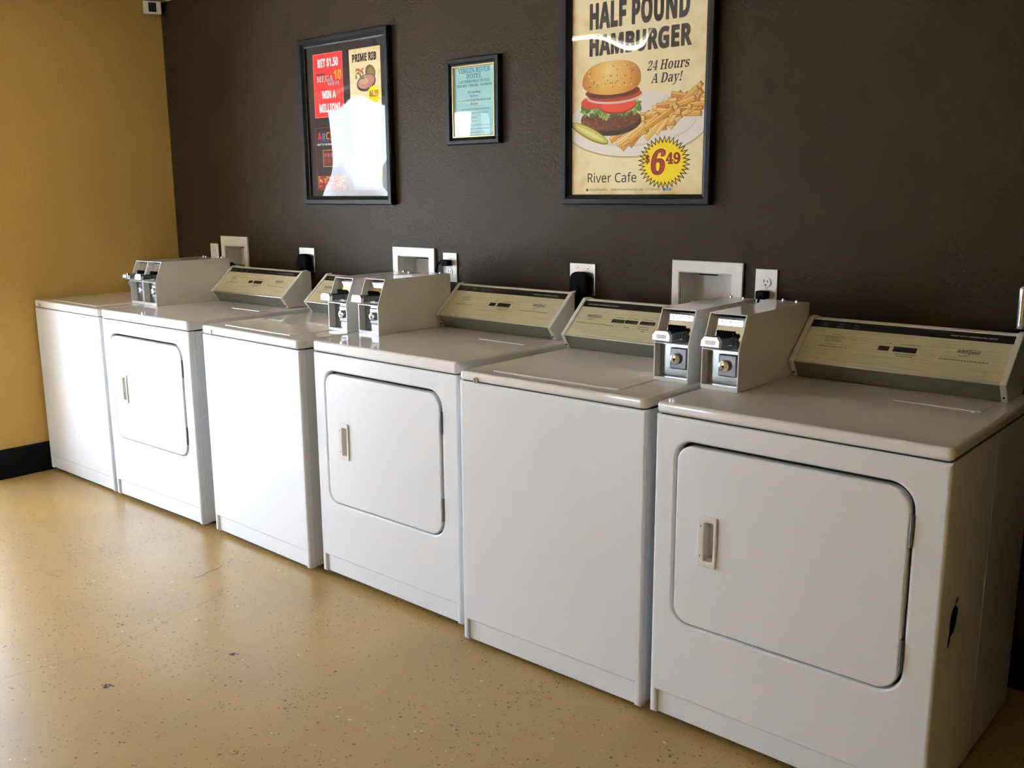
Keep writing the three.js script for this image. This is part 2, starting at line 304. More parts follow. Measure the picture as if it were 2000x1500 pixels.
// ---------------------------------------------------------------- machines
// Local frame: x from the middle of the machine, y up from the floor, z from 0.5 m off the back wall.
const SEAM = 0.8738, BACK = 0.135;
function cabinetShape(W, z0, z1, r) {          // plan in (x, -z), front corners rounded
  const s = new THREE.Shape(), x = W / 2; s.moveTo(-x, -z0); s.lineTo(-x, -z1 + r); s.absarc(-x + r, -z1 + r, r, Math.PI, Math.PI * 1.5, false); s.lineTo(x - r, -z1); s.absarc(x - r, -z1 + r, r, -Math.PI / 2, 0, false); s.lineTo(x, -z0); s.closePath(); return s;
}
function machine(kind, label, { L, W, F, H, bot, a }) {
  const dryer = kind === 'dryer';
  const t = thing(dryer ? 'clothes_dryer' : 'washing_machine', label, dryer ? 'dryer' : 'washing machine', [L + W / 2, 0, 0.5], a, dryer ? 'coin dryers in the row' : 'coin washers in the row');
  const X = (x) => x - W / 2, Z = (z) => z - 0.5, f = Z(F), b = Z(BACK);
  // cabinet: three plain sides behind the front panel
  part('cabinet', slabY(cabinetShape(W - 0.004, b, f - 0.034, 0.003), bot + 0.002, SEAM - 0.002), M.enamel, t);
  // front panel with its toe recess (and the dryer's door opening)
  const toe = dryer ? 0.091 : 0.083, xs = W / 2, q = 0.021;
  const s = poly([[-xs, bot], [-xs + q, bot], [-xs + q, toe], [xs - q, toe], [xs - q, bot], [xs, bot], [xs, SEAM], [-xs, SEAM]]);
  const D = { x0: 0.062, x1: 0.668, y0: 0.311, y1: 0.812 };
  if (dryer) { const h = new THREE.Path(); roundedPath(h, X(D.x0), X(D.x1), D.y0, D.y1, [0.052, 0.058, 0.060, 0.050]); s.holes.push(h); }
  part('front_panel', slabZ(s, f - 0.036, f, 0.0075, 4, 12), M.enamel, t);
  part('toe_panel', box(-xs + q - 0.01, xs - q + 0.01, bot + 0.001, toe + 0.006, f - 0.032, f - 0.010, 0.003), M.enamel, t);
  for (const sx of [-1, 1]) for (const z of [b + 0.06, f - 0.09]) part('foot', [cyl(0.012, 0.012, bot + 0.004, 12).translate(sx * (xs - 0.05), (bot + 0.004) / 2, z), cyl(0.02, 0.022, 0.005, 16).translate(sx * (xs - 0.05), 0.0026, z)], M.black, t);
  if (dryer) {
    const gp = 0.0065, d = new THREE.Shape(); roundedPath(d, X(D.x0 + gp), X(D.x1 - gp), D.y0 + gp * 0.8, D.y1 - gp * 1.5, [0.046, 0.052, 0.054, 0.044]);
    const hx0 = 0.138, hx1 = 0.193, hy0 = 0.491, hy1 = 0.628, hole = new THREE.Path(); roundedPath(hole, X(0.155), X(0.186), 0.505, 0.614, [0.004, 0.004, 0.004, 0.004]); d.holes.push(hole);
    part('door_recess', box(X(D.x0) - 0.012, X(D.x1) + 0.012, D.y0 - 0.012, D.y1 + 0.012, f - 0.0333, f - 0.030), M.gap, t);
    const door = part('door', slabZ(d, f - 0.026, f + 0.003, 0.005, 3, 12), M.enamel, t);
    const hs = new THREE.Shape(); roundedPath(hs, X(hx0), X(hx1), hy0, hy1, [0.006, 0.006, 0.006, 0.006]); const hh = new THREE.Path(); roundedPath(hh, X(0.1575), X(0.1835), 0.508, 0.611, [0.004, 0.004, 0.004, 0.004]); hs.holes.push(hh);
    part('handle', [slabZ(hs, f + 0.001, f + 0.0085, 0.003, 3, 6), box(X(0.1555), X(0.1575), 0.506, 0.613, f - 0.022, f + 0.004), box(X(0.1835), X(0.1855), 0.506, 0.613, f - 0.022, f + 0.004), box(X(0.1555), X(0.1855), 0.611, 0.613, f - 0.022, f + 0.004), box(X(0.1555), X(0.1855), 0.506, 0.508, f - 0.022, f + 0.004), box(X(0.1555), X(0.1855), 0.506, 0.613, f - 0.024, f - 0.021)], M.plasticWhite, door, 'moulded white pull pocket');
    for (const y of [0.52, 0.6]) part('handle_screw', new THREE.SphereGeometry(0.0022, 8, 6).translate(X(0.147), y, f + 0.0085), M.hinge, door);
    for (const [y0, y1] of [[0.669, 0.746], [0.371, 0.449]]) part('hinge', [cyl(0.0042, 0.0042, y1 - y0, 12).translate(X(0.6655), (y0 + y1) / 2, f + 0.001), ...[0.2, 0.4, 0.6, 0.8].map((k) => cyl(0.0047, 0.0047, 0.006, 12).translate(X(0.6655), y0 + (y1 - y0) * k, f + 0.001)), box(X(0.655), X(0.668), y0 + 0.002, y1 - 0.002, f - 0.012, f - 0.003)], M.hinge, t, 'dark steel hinge');
    part('top', slabY(cabinetShape(W, b, f + 0.002, 0.014), SEAM + 0.003, H, 0.010, 4), M.enamelTop, t);
    part('seam_strip', slabY(cabinetShape(W - 0.012, b + 0.003, f - 0.005, 0.01), SEAM - 0.003, SEAM + 0.005), M.gap, t);
    part('lint_screen_cover', box(X(0.466), X(0.682), H - 0.004, H + 0.0022, f - 0.506, f - 0.395, 0.002, 2), M.enamelTop, t);
  } else {
    part('top', slabY(cabinetShape(W, b, f + 0.003, 0.018), SEAM + 0.003, H, 0.009, 4), M.enamelTop, t);
    part('seam_strip', slabY(cabinetShape(W - 0.012, b + 0.003, f - 0.005, 0.01), SEAM - 0.003, SEAM + 0.005), M.gap, t);
    const ls = new THREE.Shape(); roundedPath(ls, X(0.090), X(0.560), -(f - 0.050), -(f - 0.505), [0.012, 0.012, 0.012, 0.012]);
    part('lid', slabY(ls, H - 0.012, H + 0.0032, 0.004, 3), M.enamelTop, t);
    const lk = part('lock', cyl(0.0088, 0.0098, 0.006, 24).rotateX(Math.PI / 2).translate(X(0.073), H - 0.0225, f + 0.005), a > 0.01 && L > 2 ? M.brass : M.steel, t, 'round key lock');
    part('keyhole', box(X(0.0715), X(0.0745), H - 0.0285, H - 0.0165, f + 0.0082, f + 0.0086), M.black, lk);
  }
  // control console
  const dz = f - Z(0.825) + 0, Pz = (z) => Z(z) + dz, nz = Pz(0.309), by = H + 0.051, tz = Pz(0.178), ty = H + 0.1645;
  const prof = [[Pz(0.274), H + 0.001], [nz, by], [tz, ty], [tz - 0.02, ty + 0.002], [b + 0.004, ty - 0.006], [b + 0.004, H + 0.001]];
  const [cx0, cx1] = dryer ? [0.118, W - 0.036] : [0.001, W - 0.133], capW = 0.0165;
  const con = part('control_console', slabX(prof.map(([z, y], i) => [z - (i < 3 ? 0.003 : 0), y - (i > 1 && i < 5 ? 0.002 : 0)]), X(cx0 + capW - 0.001), X(cx1 - capW + 0.001), 0), M.plasticWhite, t);
  const grow = prof.map(([z, y], i) => [z + (i < 3 ? 0.0035 : 0), y + (i > 1 && i < 5 ? 0.003 : 0)]);
  const cap = (x0, x1) => slabX(grow, x0, x1, 0.003, 3);
  const capHole = (x) => cyl(0.003, 0.003, 0.003, 12).rotateX(Math.PI / 2 + 0.6).translate(x, H + 0.014, Pz(0.2872));
  for (const [u, v] of [[cx0, cx0 + capW], [cx1 - capW, cx1]]) { part('end_cap', cap(X(u), X(v)), M.plasticWhite, con); part('screw', capHole(X((u + v) / 2)), M.black, con); }
  const w = cx1 - cx0 - 2 * capW, mx = X((cx0 + cx1) / 2), th = -Math.atan2(0.131, 0.1135), ang = th, ny = Math.sin(-ang), nzz = Math.cos(ang);
  const onSlope = (g, sc, lift) => g.rotateX(ang).translate(mx, by + sc * nzz + lift * ny, nz - sc * ny + lift * nzz);
  part('control_panel', onSlope(new THREE.BoxGeometry(w, FL, 0.003), 0.003 + FL / 2, -0.002), [M.fasciaEdge, M.fasciaEdge, M.fasciaEdge, M.fasciaEdge, M.fascia[kind], M.fasciaEdge], con, 'printed brushed metal fascia');
  // display windows; their places are metres along the panel and up its slope
  const disp = dryer ? [[0.353, 0.383, 0.073, 0.089], [0.394, 0.457, 0.073, 0.091]].map(([p, r, c, d]) => [p - 0.1345, r - 0.1345, c, d]) : [[0.171, 0.221, 0.077, 0.092], [0.224, 0.274, 0.078, 0.093], [0.283, 0.341, 0.079, 0.094]].map(([p, r, c, d]) => [p - 0.0175, r - 0.0175, c, d]);
  for (const [p, r, c, d] of disp) part('display_window', onSlope(new RoundedBoxGeometry(r - p, d - c, 0.002, 2, 0.0009).translate((p + r) / 2 - w / 2, 0, 0), (c + d) / 2, 0.0), M.blackGloss, con);
  part('nose_trim', onSlope(new RoundedBoxGeometry(w, 0.006, 0.005, 2, 0.002), 0.0015, -0.001), M.steel, con);
  { // brushed strip between the nose and the machine's top
    const dy = 0.050, dzz = 0.035, le = Math.hypot(dy, dzz);
    part('lower_trim', new THREE.BoxGeometry(w, le - 0.004, 0.003).rotateX(Math.atan2(dzz, dy)).translate(mx, H + 0.026, (nz + Pz(0.274)) / 2 - 0.0005), M.trimMetal, con, 'brushed grey metal strip');
  }
  coinMeter(t, dryer ? X(0.001) : X(W - 0.129), H + 0.0005, dryer ? f - 0.220 : f - 0.240, b + 0.055, dryer);
  return t;
}
// Coin meter: x from x0, its foot at y0, front at zf, rear at zb.
const comb = (() => { const a = []; for (let i = 0; i < 8; i++) a.push(box(-0.0265 + i * 0.0070, -0.0241 + i * 0.0070, 0, 0.019, 0, 0.012)); return a; })();
function coinMeter(t, x0, y0, zf, zb, dryer) {
  const w = 0.1135, x1 = x0 + w, th = 0.003, yb = y0 + 0.111, yt = y0 + 0.2075, zt = zf - 0.040, xm = x0 + w / 2;
  const out = [[zf, y0], [zf, yb], [zt, yt], [zb, yt], [zb, y0]];
  const back = 0.030;
  const inner = [[zf - back, y0 + 0.012], [zf - back, yb - 0.004], [zf - back - 0.002, yb + 0.0], [zt - back * 0.9, yt - 0.003], [zb, yt - 0.003], [zb, y0 + 0.002]];
  const m = part('coin_meter', [slabX(out, x0, x0 + th, 0), slabX(out, x1 - th, x1, 0),
    slabX([[zt - 0.0015, yt - 0.004], [zt, yt], [zb, yt], [zb, yt - 0.004]], x0 + th - 0.0005, x1 - th + 0.0005, 0),
    slabX([[zf, y0], [zf, y0 + 0.012], [zf - 0.002, y0 + 0.012], [zf - 0.034, y0 + 0.010], [zf - 0.034, y0]], x0 + th - 0.0005, x1 - th + 0.0005, 0),
    slabX([[zf, yb - 0.0012], [zf, yb + 0.0012], [zf - 0.034, yb + 0.004], [zf - 0.034, yb + 0.0016]], x0 + th - 0.0005, x1 - th + 0.0005, 0),
    box(x0 + th, x1 - th, y0, yt - 0.002, zb, zb + 0.003)], M.enamelTop, t, 'white steel coin box with a recessed front');
  part('faceplate', slabX([[zf - back, y0 + 0.011], [zf - back, yb + 0.004], [zf - back - 0.003, yb + 0.004], [zf - back - 0.003, y0 + 0.011]], x0 + th, x1 - th), M.caseGrey, m, 'grey plate behind the coin box lock');
  // the slope of the upper front
  const sl = Math.atan2(0.040, 0.0965), up = (g, s, lift) => g.rotateX(-sl).translate(xm, yb + s * Math.cos(sl) + lift * Math.sin(sl), zf - s * Math.sin(sl) + lift * Math.cos(sl));
  part('slide_plate', up(new RoundedBoxGeometry(w - 2 * th - 0.002, 0.098, 0.003, 2, 0.001), 0.052, -0.026), M.chrome, m, 'chrome plate of the coin slide');
  for (const sx of [-0.036, 0.036]) part('screw', up(new THREE.SphereGeometry(0.0035, 10, 8).scale(1, 1, 0.5).translate(sx, 0, 0), 0.088, -0.0235), M.steel, m);
  part('upper_mount', box(xm - 0.040, xm + 0.040, yb + 0.032, yb + 0.080, zf - 0.062, zf - 0.052, 0.003, 3), M.chrome, m, 'bright chrome mounting block');
  for (const sx of [-0.026, 0.0, 0.026]) part('mount_screw', new THREE.SphereGeometry(0.0024, 10, 8).scale(1, 1, 0.5).translate(xm + sx, yb + 0.072, zf - 0.0518), M.darkMetal, m);
  // coin slide: body sticking out of the slot, comb of coin slots, push head
  const ys = yb + 0.028, zi = zf - 0.058, zo = zf + 0.045;
  part('coin_slide', [box(xm - 0.024, xm + 0.024, ys, ys + 0.004, zi, zo), box(xm - 0.026, xm - 0.022, ys - 0.012, ys + 0.007, zi, zo), box(xm + 0.022, xm + 0.026, ys - 0.012, ys + 0.007, zi, zo), box(xm - 0.030, xm + 0.030, ys - 0.016, ys + 0.004, zi, zf - 0.010, 0.0015)], M.darkMetal, m, 'dark steel push slide');
  part('coin_slots', comb.map((g) => g.clone().translate(xm + 0.0005, ys + 0.003, zf - 0.036)), M.black, m, 'comb of upright coin slots');
  const hs = new THREE.Shape(); [[-0.029, -0.014], [0.029, -0.014], [0.029, 0.004], [0.020, 0.016], [-0.020, 0.016], [-0.029, 0.004]].forEach(([a, b], i) => (i ? hs.lineTo(a, b) : hs.moveTo(a, b))); hs.closePath();
  part('push_head', slabZ(hs, 0, 0.014, 0.003, 3).rotateX(-0.12).translate(xm, ys - 0.001, zo - 0.003), M.chrome, m, 'chrome push head');
  part('head_label', new RoundedBoxGeometry(0.032, 0.013, 0.002, 2, 0.0008).rotateX(-0.12).translate(xm, ys - 0.0035 + 0.003, zo + 0.0117), M.plasticWhite, m);
  // coin box lock
  const yl = y0 + 0.066, zl = zf - back, xl = xm + 0.006;
  part('lock_plate', new RoundedBoxGeometry(0.056, 0.062, 0.010, 3, 0.004).translate(xl + 0.006, yl, zl + 0.004), M.darkMetal, m);
  part('lock', [cyl(0.0155, 0.0165, 0.012, 28).rotateX(Math.PI / 2).translate(xl, yl, zl + 0.013), new THREE.SphereGeometry(0.0155, 24, 10, 0, 6.2832, 0, Math.PI / 2).scale(1, 0.28, 1).rotateX(Math.PI / 2).translate(xl, yl, zl + 0.019)], M.chrome, m, 'round chrome lock');
  part('keyhole', [cyl(0.0034, 0.0034, 0.002, 14).rotateX(Math.PI / 2).translate(xl, yl, zl + 0.0232), box(xl - 0.001, xl + 0.001, yl - 0.007, yl, zl + 0.0222, zl + 0.0238)], M.black, m);
  for (const [sx, z] of [[0.030, zb + 0.030], [-0.022, zb + 0.012]]) part('nut', [cyl(0.0045, 0.0048, 0.004, 6).translate(xm + sx, yt + 0.002, z), new THREE.SphereGeometry(0.0042, 12, 8, 0, 6.2832, 0, Math.PI / 2).translate(xm + sx, yt + 0.0035, z)], M.chrome, m);
}
machine('washer', 'white top-loading washer in the corner, its left side against the tan wall', { L: 0.012, W: 0.680, F: 0.837, H: 0.913, bot: 0.014, a: 0.0150 });
machine('dryer', 'white dryer second from the tan wall, standing between two washers', { L: 0.727, W: 0.732, F: 0.828, H: 0.918, bot: 0.018, a: 0.0234 });
machine('washer', 'white top-loading washer third from the tan wall, with a dryer on either side', { L: 1.557, W: 0.676, F: 0.811, H: 0.912, bot: 0.015, a: -0.0165 });
machine('dryer', 'white dryer in the middle of the row, fourth machine from the tan wall', { L: 2.284, W: 0.742, F: 0.795, H: 0.917, bot: 0.023, a: -0.0028 });
machine('washer', 'white top-loading washer beside the nearest dryer, with a dull brassy round lock', { L: 3.074, W: 0.679, F: 0.836, H: 0.905, bot: 0.013, a: 0.0155 });
const near = machine('dryer', 'nearest white dryer at the end of the row, dark scrape on its side', { L: 3.794, W: 0.739, F: 0.837, H: 0.907, bot: 0.022, a: -0.0037 });
{ // paint scraped off the near dryer's side
  const pts = [[0.702, 0.528], [0.712, 0.532], [0.719, 0.515], [0.700, 0.497], [0.704, 0.480], [0.708, 0.46], [0.720, 0.446], [0.735, 0.443], [0.738, 0.426], [0.748, 0.42], [0.746, 0.437], [0.742, 0.45], [0.744, 0.472], [0.74, 0.495], [0.733, 0.507], [0.726, 0.514], [0.722, 0.508], [0.716, 0.523]];
  const s = poly(pts.map(([z, y]) => [-(z - 0.5 + (z - 0.722) * 0.2), y]));
  part('scrape', new THREE.ExtrudeGeometry(s, { depth: 0.0012, bevelEnabled: false }).rotateY(Math.PI / 2).translate(0.739 / 2 - 0.0022, 0, 0), M.black, near, 'dark scrape where paint is missing');
  part('side_seam', box(0.739 / 2 - 0.0025, 0.739 / 2 - 0.0012, 0.03, SEAM - 0.01, -0.02, -0.014), M.enamel, near);
}

{ // a dark vending machine just right of the row, outside the picture, shades the end of the row
  const t = thing('vending_machine', 'tall black vending machine standing right of the row of machines', 'vending machine', [5.42, 0, 0.43]);
  part('cabinet', box(-0.42, 0.42, 0.06, 1.83, -0.40, 0.36, 0.012), M.blackGloss, t);
  part('door', box(-0.41, 0.41, 0.08, 1.82, 0.362, 0.40, 0.012), M.frameBlack, t);
  part('foot', [-0.36, 0.36].flatMap((x) => [-0.34, 0.34].map((z) => box(x - 0.03, x + 0.03, 0, 0.062, z - 0.03, z + 0.03))), M.black, t);
}

// ---------------------------------------------------------------- things on the back wall
function outlet(name, label, x0, x1, y1, h, steel) {
  const t = thing(name, label, 'outlet', [(x0 + x1) / 2, y1 - h / 2, 0]), w = x1 - x0;
  part('plate', box(-w / 2, w / 2, -h / 2, h / 2, 0.0005, steel ? 0.005 : 0.006, 0.0022, 3), steel ? M.steel : M.plasticWhite, t);
  return t;
}
function receptacle(t, y) {
  const s = new THREE.Shape(); s.absarc(0, 0, 0.0172, 0, Math.PI * 2);
  const m = part('receptacle', slabZ(s, 0.004, 0.0085, 0.0008, 2, 16).translate(0, y, 0), M.plasticWhite, t);
  part('slot', box(-0.0078, -0.0052, y - 0.001, y + 0.009, 0.0083, 0.0088), M.black, m);
  part('slot', box(0.0052, 0.0078, y - 0.001, y + 0.0075, 0.0083, 0.0088), M.black, m);
  part('slot', cyl(0.0026, 0.0026, 0.0006, 12).rotateX(Math.PI / 2).translate(0, y - 0.0085, 0.0085), M.black, m);
}
function dryerPlug(x, y, label) {
  const t = thing('dryer_plug', label, 'plug', [x, y, 0]);
  const s = new THREE.Shape(); roundedPath(s, -0.041, 0.041, -0.055, 0.034, [0.016, 0.016, 0.030, 0.030]);
  part('body', slabZ(s, 0.0055, 0.044, 0.012, 4), M.black, t);
  part('cord', tube([[0.0, -0.02, 0.035], [0.002, -0.055, 0.040], [0.004, -0.10, 0.045], [0.0, -0.20, 0.05], [-0.01, -0.42, 0.05]], 0.0135), M.black, t);
  return t;
}
for (const [x0, x1, y1, lab, plab] of [
  [1.157, 1.277, 1.180, 'square steel outlet plate behind the second machine, half hidden by a black plug', 'bulky black dryer plug hanging on the steel plate below the three-panel poster'],
  [2.862, 2.982, 1.1766, 'square steel outlet plate left of the large burger poster, above the middle of the row', 'bulky black dryer plug on the steel plate below the burger poster'],
]) {
  const t = outlet('outlet_plate', lab, x0, x1, y1, 0.12, true);
  for (const sx of [-0.022, 0.026]) part('screw', new THREE.SphereGeometry(0.004, 12, 8).scale(1, 1, 0.4).translate(sx, 0.045, 0.005), M.chrome, t);
  dryerPlug((x0 + x1) / 2 + 0.004, y1 - 0.064, plab);
}
{
  const t = outlet('outlet_plate', 'white duplex outlet with one open socket, right of the rightmost recessed box', 3.637, 3.715, 1.1905, 0.124, false);
  receptacle(t, 0.0195); receptacle(t, -0.0195);
  part('screw', new THREE.SphereGeometry(0.0028, 10, 8).scale(1, 1, 0.5).translate(0, 0, 0.006), M.steel, t);
  const p = thing('power_plug', 'short black plug in the lower socket of the rightmost white outlet', 'plug', [3.676, 1.1085, 0]);
  part('body', box(-0.019, 0.017, -0.014, 0.013, 0.009, 0.045, 0.005, 3), M.black, p);
  part('cord', tube([[0.0, 0.0, 0.035], [-0.002, -0.014, 0.05], [-0.004, -0.05, 0.05], [-0.01, -0.2, 0.04]], 0.004), M.black, p);
}
{
  const t = outlet('outlet_plate', 'white outlet plate just right of the middle recessed box', 2.174, 2.2565, 1.191, 0.124, false);
  receptacle(t, 0.0195); receptacle(t, -0.0195);
  const p = thing('power_plug', 'black plug with a cord bending left, on the outlet beside the middle recessed box', 'plug', [2.218, 1.149, 0]);
  part('body', box(-0.030, 0.014, -0.013, 0.013, 0.009, 0.036, 0.006, 3), M.black, p);
  part('cord', tube([[-0.024, 0.002, 0.022], [-0.045, 0.0, 0.024], [-0.058, -0.012, 0.026], [-0.064, -0.04, 0.028], [-0.066, -0.20, 0.03]], 0.0055), M.black, p);
}
{
  const t = outlet('outlet_plate', 'narrow ivory outlet plate beside the recessed box nearest the room corner', 0.350, 0.427, 1.175, 0.124, false);
  t.children[0].material = M.ivory; receptacle(t, 0.0195); receptacle(t, -0.0195);
}
BOXES.forEach((b, i) => {
  const t = thing('plumbing_box', ['white recessed plumbing box nearest the room corner', 'white recessed plumbing box in the middle, beside the outlet with a bent cord', 'white recessed plumbing box with a blue valve knob, below the burger poster'][i], 'plumbing box', [0, 0, 0], 0, 'recessed plumbing boxes');
  const s = poly([[b.x0, BY0], [b.x1, BY0], [b.x1, BY1 + (i === 0 ? 0.012 : 0)], [b.x0, BY1 + (i === 0 ? 0.012 : 0)]]); s.holes.push(poly([[b.h0, HY0], [b.h1, HY0], [b.h1, HY1], [b.h0, HY1]]));
  const mat = i === 0 ? M.ivory : M.plasticWhite, e = 0.002;
  part('frame', slabZ(s, 0.0005, 0.012, 0.003, 2), mat, t);
  part('recess', [box(b.h0, b.h0 + e, HY0, HY1, -0.09, 0.001), box(b.h1 - e, b.h1, HY0, HY1, -0.09, 0.001), box(b.h0, b.h1, HY0, HY0 + e, -0.09, 0.001), box(b.h0, b.h1, HY1 - e, HY1, -0.09, 0.001), box(b.h0, b.h1, HY0, HY1, -0.092, -0.09)], mat, t);
  const xa = b.h0 + 0.045, xb = b.h0 + 0.105;
  for (const x of [xa, xb]) {
    const v = part('valve', [cyl(0.010, 0.010, 0.045, 16).translate(x, HY0 + 0.024, -0.045), cyl(0.013, 0.013, 0.012, 6).translate(x, HY0 + 0.040, -0.045), cyl(0.007, 0.007, 0.03, 12).rotateX(Math.PI / 2).translate(x, HY0 + 0.042, -0.025)], M.brass, t);
    if (i === 2 && x === xb) part('knob', new RoundedBoxGeometry(0.024, 0.020, 0.012, 2, 0.005).translate(x + 0.006, HY0 + 0.047, -0.006), M.blue, v, 'blue valve knob');
  }
  part('supply_pipe', box(b.h0 + 0.03, b.h0 + 0.10, HY1 - 0.014, HY1 - 0.006, -0.085, -0.07, 0.003), M.black, t);
  if (i === 0) part('hose', tube([[xa, HY0 + 0.03, -0.03], [xa + 0.02, HY0 + 0.05, 0.02], [xa + 0.06, HY0 + 0.03, 0.04], [xa + 0.08, HY0 - 0.1, 0.05]], 0.011), M.black, t);
});
{
  const t = thing('chrome_pipe', 'bright chrome upright tube in a black socket, on the wall at the right edge', 'pipe', [4.462, 0, 0.085]);
  part('tube', [cyl(0.0125, 0.0125, 0.108, 20).translate(0, 1.124, 0), new THREE.SphereGeometry(0.0125, 16, 8, 0, 6.2832, 0, Math.PI / 2).translate(0, 1.178, 0)], M.chrome, t);
  part('socket', [cyl(0.017, 0.019, 0.05, 20).translate(0, 1.048, 0), box(-0.012, 0.012, 1.026, 1.05, -0.0845, 0.0, 0.004), box(-0.022, 0.022, 1.01, 1.066, -0.0845, -0.078, 0.002)], M.black, t);
}
{ // sensor under the ceiling
  const t = thing('motion_sensor', 'small white sensor box with a black window, high in the corner of the tan wall', 'sensor', [0.020, 2.436, 0.062], -0.42);
  part('housing', box(0.004, 0.040, -0.034, 0.034, -0.046, 0.046, 0.006, 3), M.plasticWhite, t);
  part('bracket', box(-0.0195, 0.010, -0.012, 0.036, -0.012, 0.012, 0.002), M.plasticWhite, t);
  part('lens', box(0.038, 0.0415, -0.024, 0.024, -0.020, 0.020, 0.0015, 2), M.blackGloss, t);
}
{ // fluorescent batten that shows as a streak in the glass of the burger poster
  const x0 = 0.98, x1 = 1.72, z = 2.3, t = thing('ceiling_light', 'slim white fluorescent batten on the ceiling', 'lamp', [(x0 + x1) / 2, CEIL, z]);
  const l = (x1 - x0) / 2;
  part('body', box(-l, l, -0.045, -0.0005, -0.05, 0.05, 0.006), M.plasticWhite, t);
  part('lamp_tube', cyl(0.014, 0.014, 2 * l - 0.06, 20).rotateZ(Math.PI / 2).translate(0, -0.066, 0), std({ color: 0xffffff, emissive: lin(1, 0.93, 0.78), emissiveIntensity: 14, roughness: 0.5 }), t);
  for (const s of [-1, 1]) part('lamp_holder', box(s * l - 0.015 * s - 0.015, s * l - 0.015 * s + 0.015, -0.085, -0.04, -0.018, 0.018, 0.003), M.plasticWhite, t);
  const a = new THREE.RectAreaLight(new THREE.Color(1, 0.93, 0.78), 1.2, 2 * l - 0.08, 0.03); a.position.set(0, -0.0815, 0); a.rotation.x = -Math.PI / 2; a.name = 'tube_glow'; t.add(a);
}

// ---------------------------------------------------------------- framed prints
function frameRing(x0, x1, y0, y1, w, d) {      // mitred moulding with a sloping face, four rails
  const rails = [], quad = (a, b, c, e) => { // outer a-b, inner c-e in x,y
    const P = [[...a, 0.0005], [...b, 0.0005], [...b, d], [...a, d], [...c, d * 0.72], [...e, d * 0.72], [...c, 0.001], [...e, 0.001]];
    // ridge: outer edge low, crown a third of the way in
    const lerp = (p, q, k) => [p[0] + (q[0] - p[0]) * k, p[1] + (q[1] - p[1]) * k];
    const sec = [[0, 0.0005], [0, d * 0.8], [0.12, d], [0.55, d], [0.85, d * 0.62], [1, d * 0.55], [1, 0.0005]];
    const pos = [], n = sec.length;
    const pt = (o, i, k) => { const [t, z] = sec[k]; const [x, y] = lerp(o, i, t); return [x, y, z]; };
    for (let k = 0; k < n - 1; k++) { const A = pt(a, c, k), B = pt(b, e, k), C = pt(b, e, k + 1), D = pt(a, c, k + 1); pos.push(...A, ...B, ...C, ...A, ...C, ...D); }
    const g = new THREE.BufferGeometry(); g.setAttribute('position', new THREE.Float32BufferAttribute(pos, 3)); g.computeVertexNormals(); return g;
  };
  const o = [[x0, y0], [x1, y0], [x1, y1], [x0, y1]], i = [[x0 + w, y0 + w], [x1 - w, y0 + w], [x1 - w, y1 - w], [x0 + w, y1 - w]];
  for (let k = 0; k < 4; k++) rails.push(quad(o[k], o[(k + 1) % 4], i[k], i[(k + 1) % 4]));
  return rails;
}
function framed(label, category, [x0, x1, y0, y1], w, d, draw, k, mat, extra) {
  const t = thing('framed_poster', label, category, [(x0 + x1) / 2, (y0 + y1) / 2, 0]);
  const hw = (x1 - x0) / 2, hh = (y1 - y0) / 2, pw = hw - w + 0.006, ph = hh - w + 0.006;
  for (const r of frameRing(-hw, hw, -hh, hh, w, d)) part('frame_rail', r, mat, t);
  const [c, g] = canvas(Math.round(pw * 2 * k), Math.round(ph * 2 * k));
  const ox = (x0 + x1) / 2 - pw, oy = (y0 + y1) / 2 + ph;
  draw(g, (x) => (x - ox) * k, (y) => (oy - y) * k, c, k);
  const pm = std({ map: canvasTexture(c), roughness: 0.75 });
  const side = M.gap;
  part('print', box(-pw, pw, -ph, ph, 0.004, 0.008), [side, side, side, side, pm, side], t);
  part('glass', bowed(pw * 2, ph * 2, x0, Math.min(1, pw / 0.28)).translate(0, 0, 0.0125), M.pane, t);
  if (extra) extra(t, hw, hh, w, d);
}
function bowed(w, h, seed, amp) {                     // thin acrylic sheet that does not lie quite flat
  const g = new THREE.PlaneGeometry(w, h, 48, 64), p = g.attributes.position;
  for (let i = 0; i < p.count; i++) { const x = p.getX(i), y = p.getY(i); p.setZ(i, amp * amp * 0.0011 * Math.sin(11 * x + 13 * y + seed * 3) + amp * amp * 0.0006 * Math.sin(19 * x - 9 * y + seed * 7)); }
  g.computeVertexNormals(); return g;
}
function fit(g, text, x, y, w, h, font, color, { slant = 0, stroke, lw = 0, align = 'left' } = {}) {   // text scaled to fill a box: baseline y, cap height h
  g.save(); g.font = font.replace('PX', '100'); const m = g.measureText(text).width; g.translate(align === 'center' ? x - w / 2 : x, y); g.transform(w / m, 0, -slant * (h / 72), h / 72, 0, 0);
  g.lineJoin = 'round'; if (stroke) { g.strokeStyle = stroke; g.lineWidth = lw; g.strokeText(text, 0, 0); } g.fillStyle = color; g.fillText(text, 0, 0); g.restore();
}
const SB = 'bold PXpx sans-serif', SR = 'PXpx sans-serif', RB = 'bold PXpx serif', RR = 'PXpx serif';
function star(g, x, y, r0, r1, n, fill, stroke, lw) { g.beginPath(); for (let i = 0; i < n * 2; i++) { const a = (i / n) * Math.PI + 0.1, r = i % 2 ? r0 : r1; g.lineTo(x + Math.cos(a) * r * 1.08, y + Math.sin(a) * r * 0.92); } g.closePath(); g.fillStyle = fill; g.fill(); if (stroke) { g.strokeStyle = stroke; g.lineWidth = lw; g.stroke(); } }
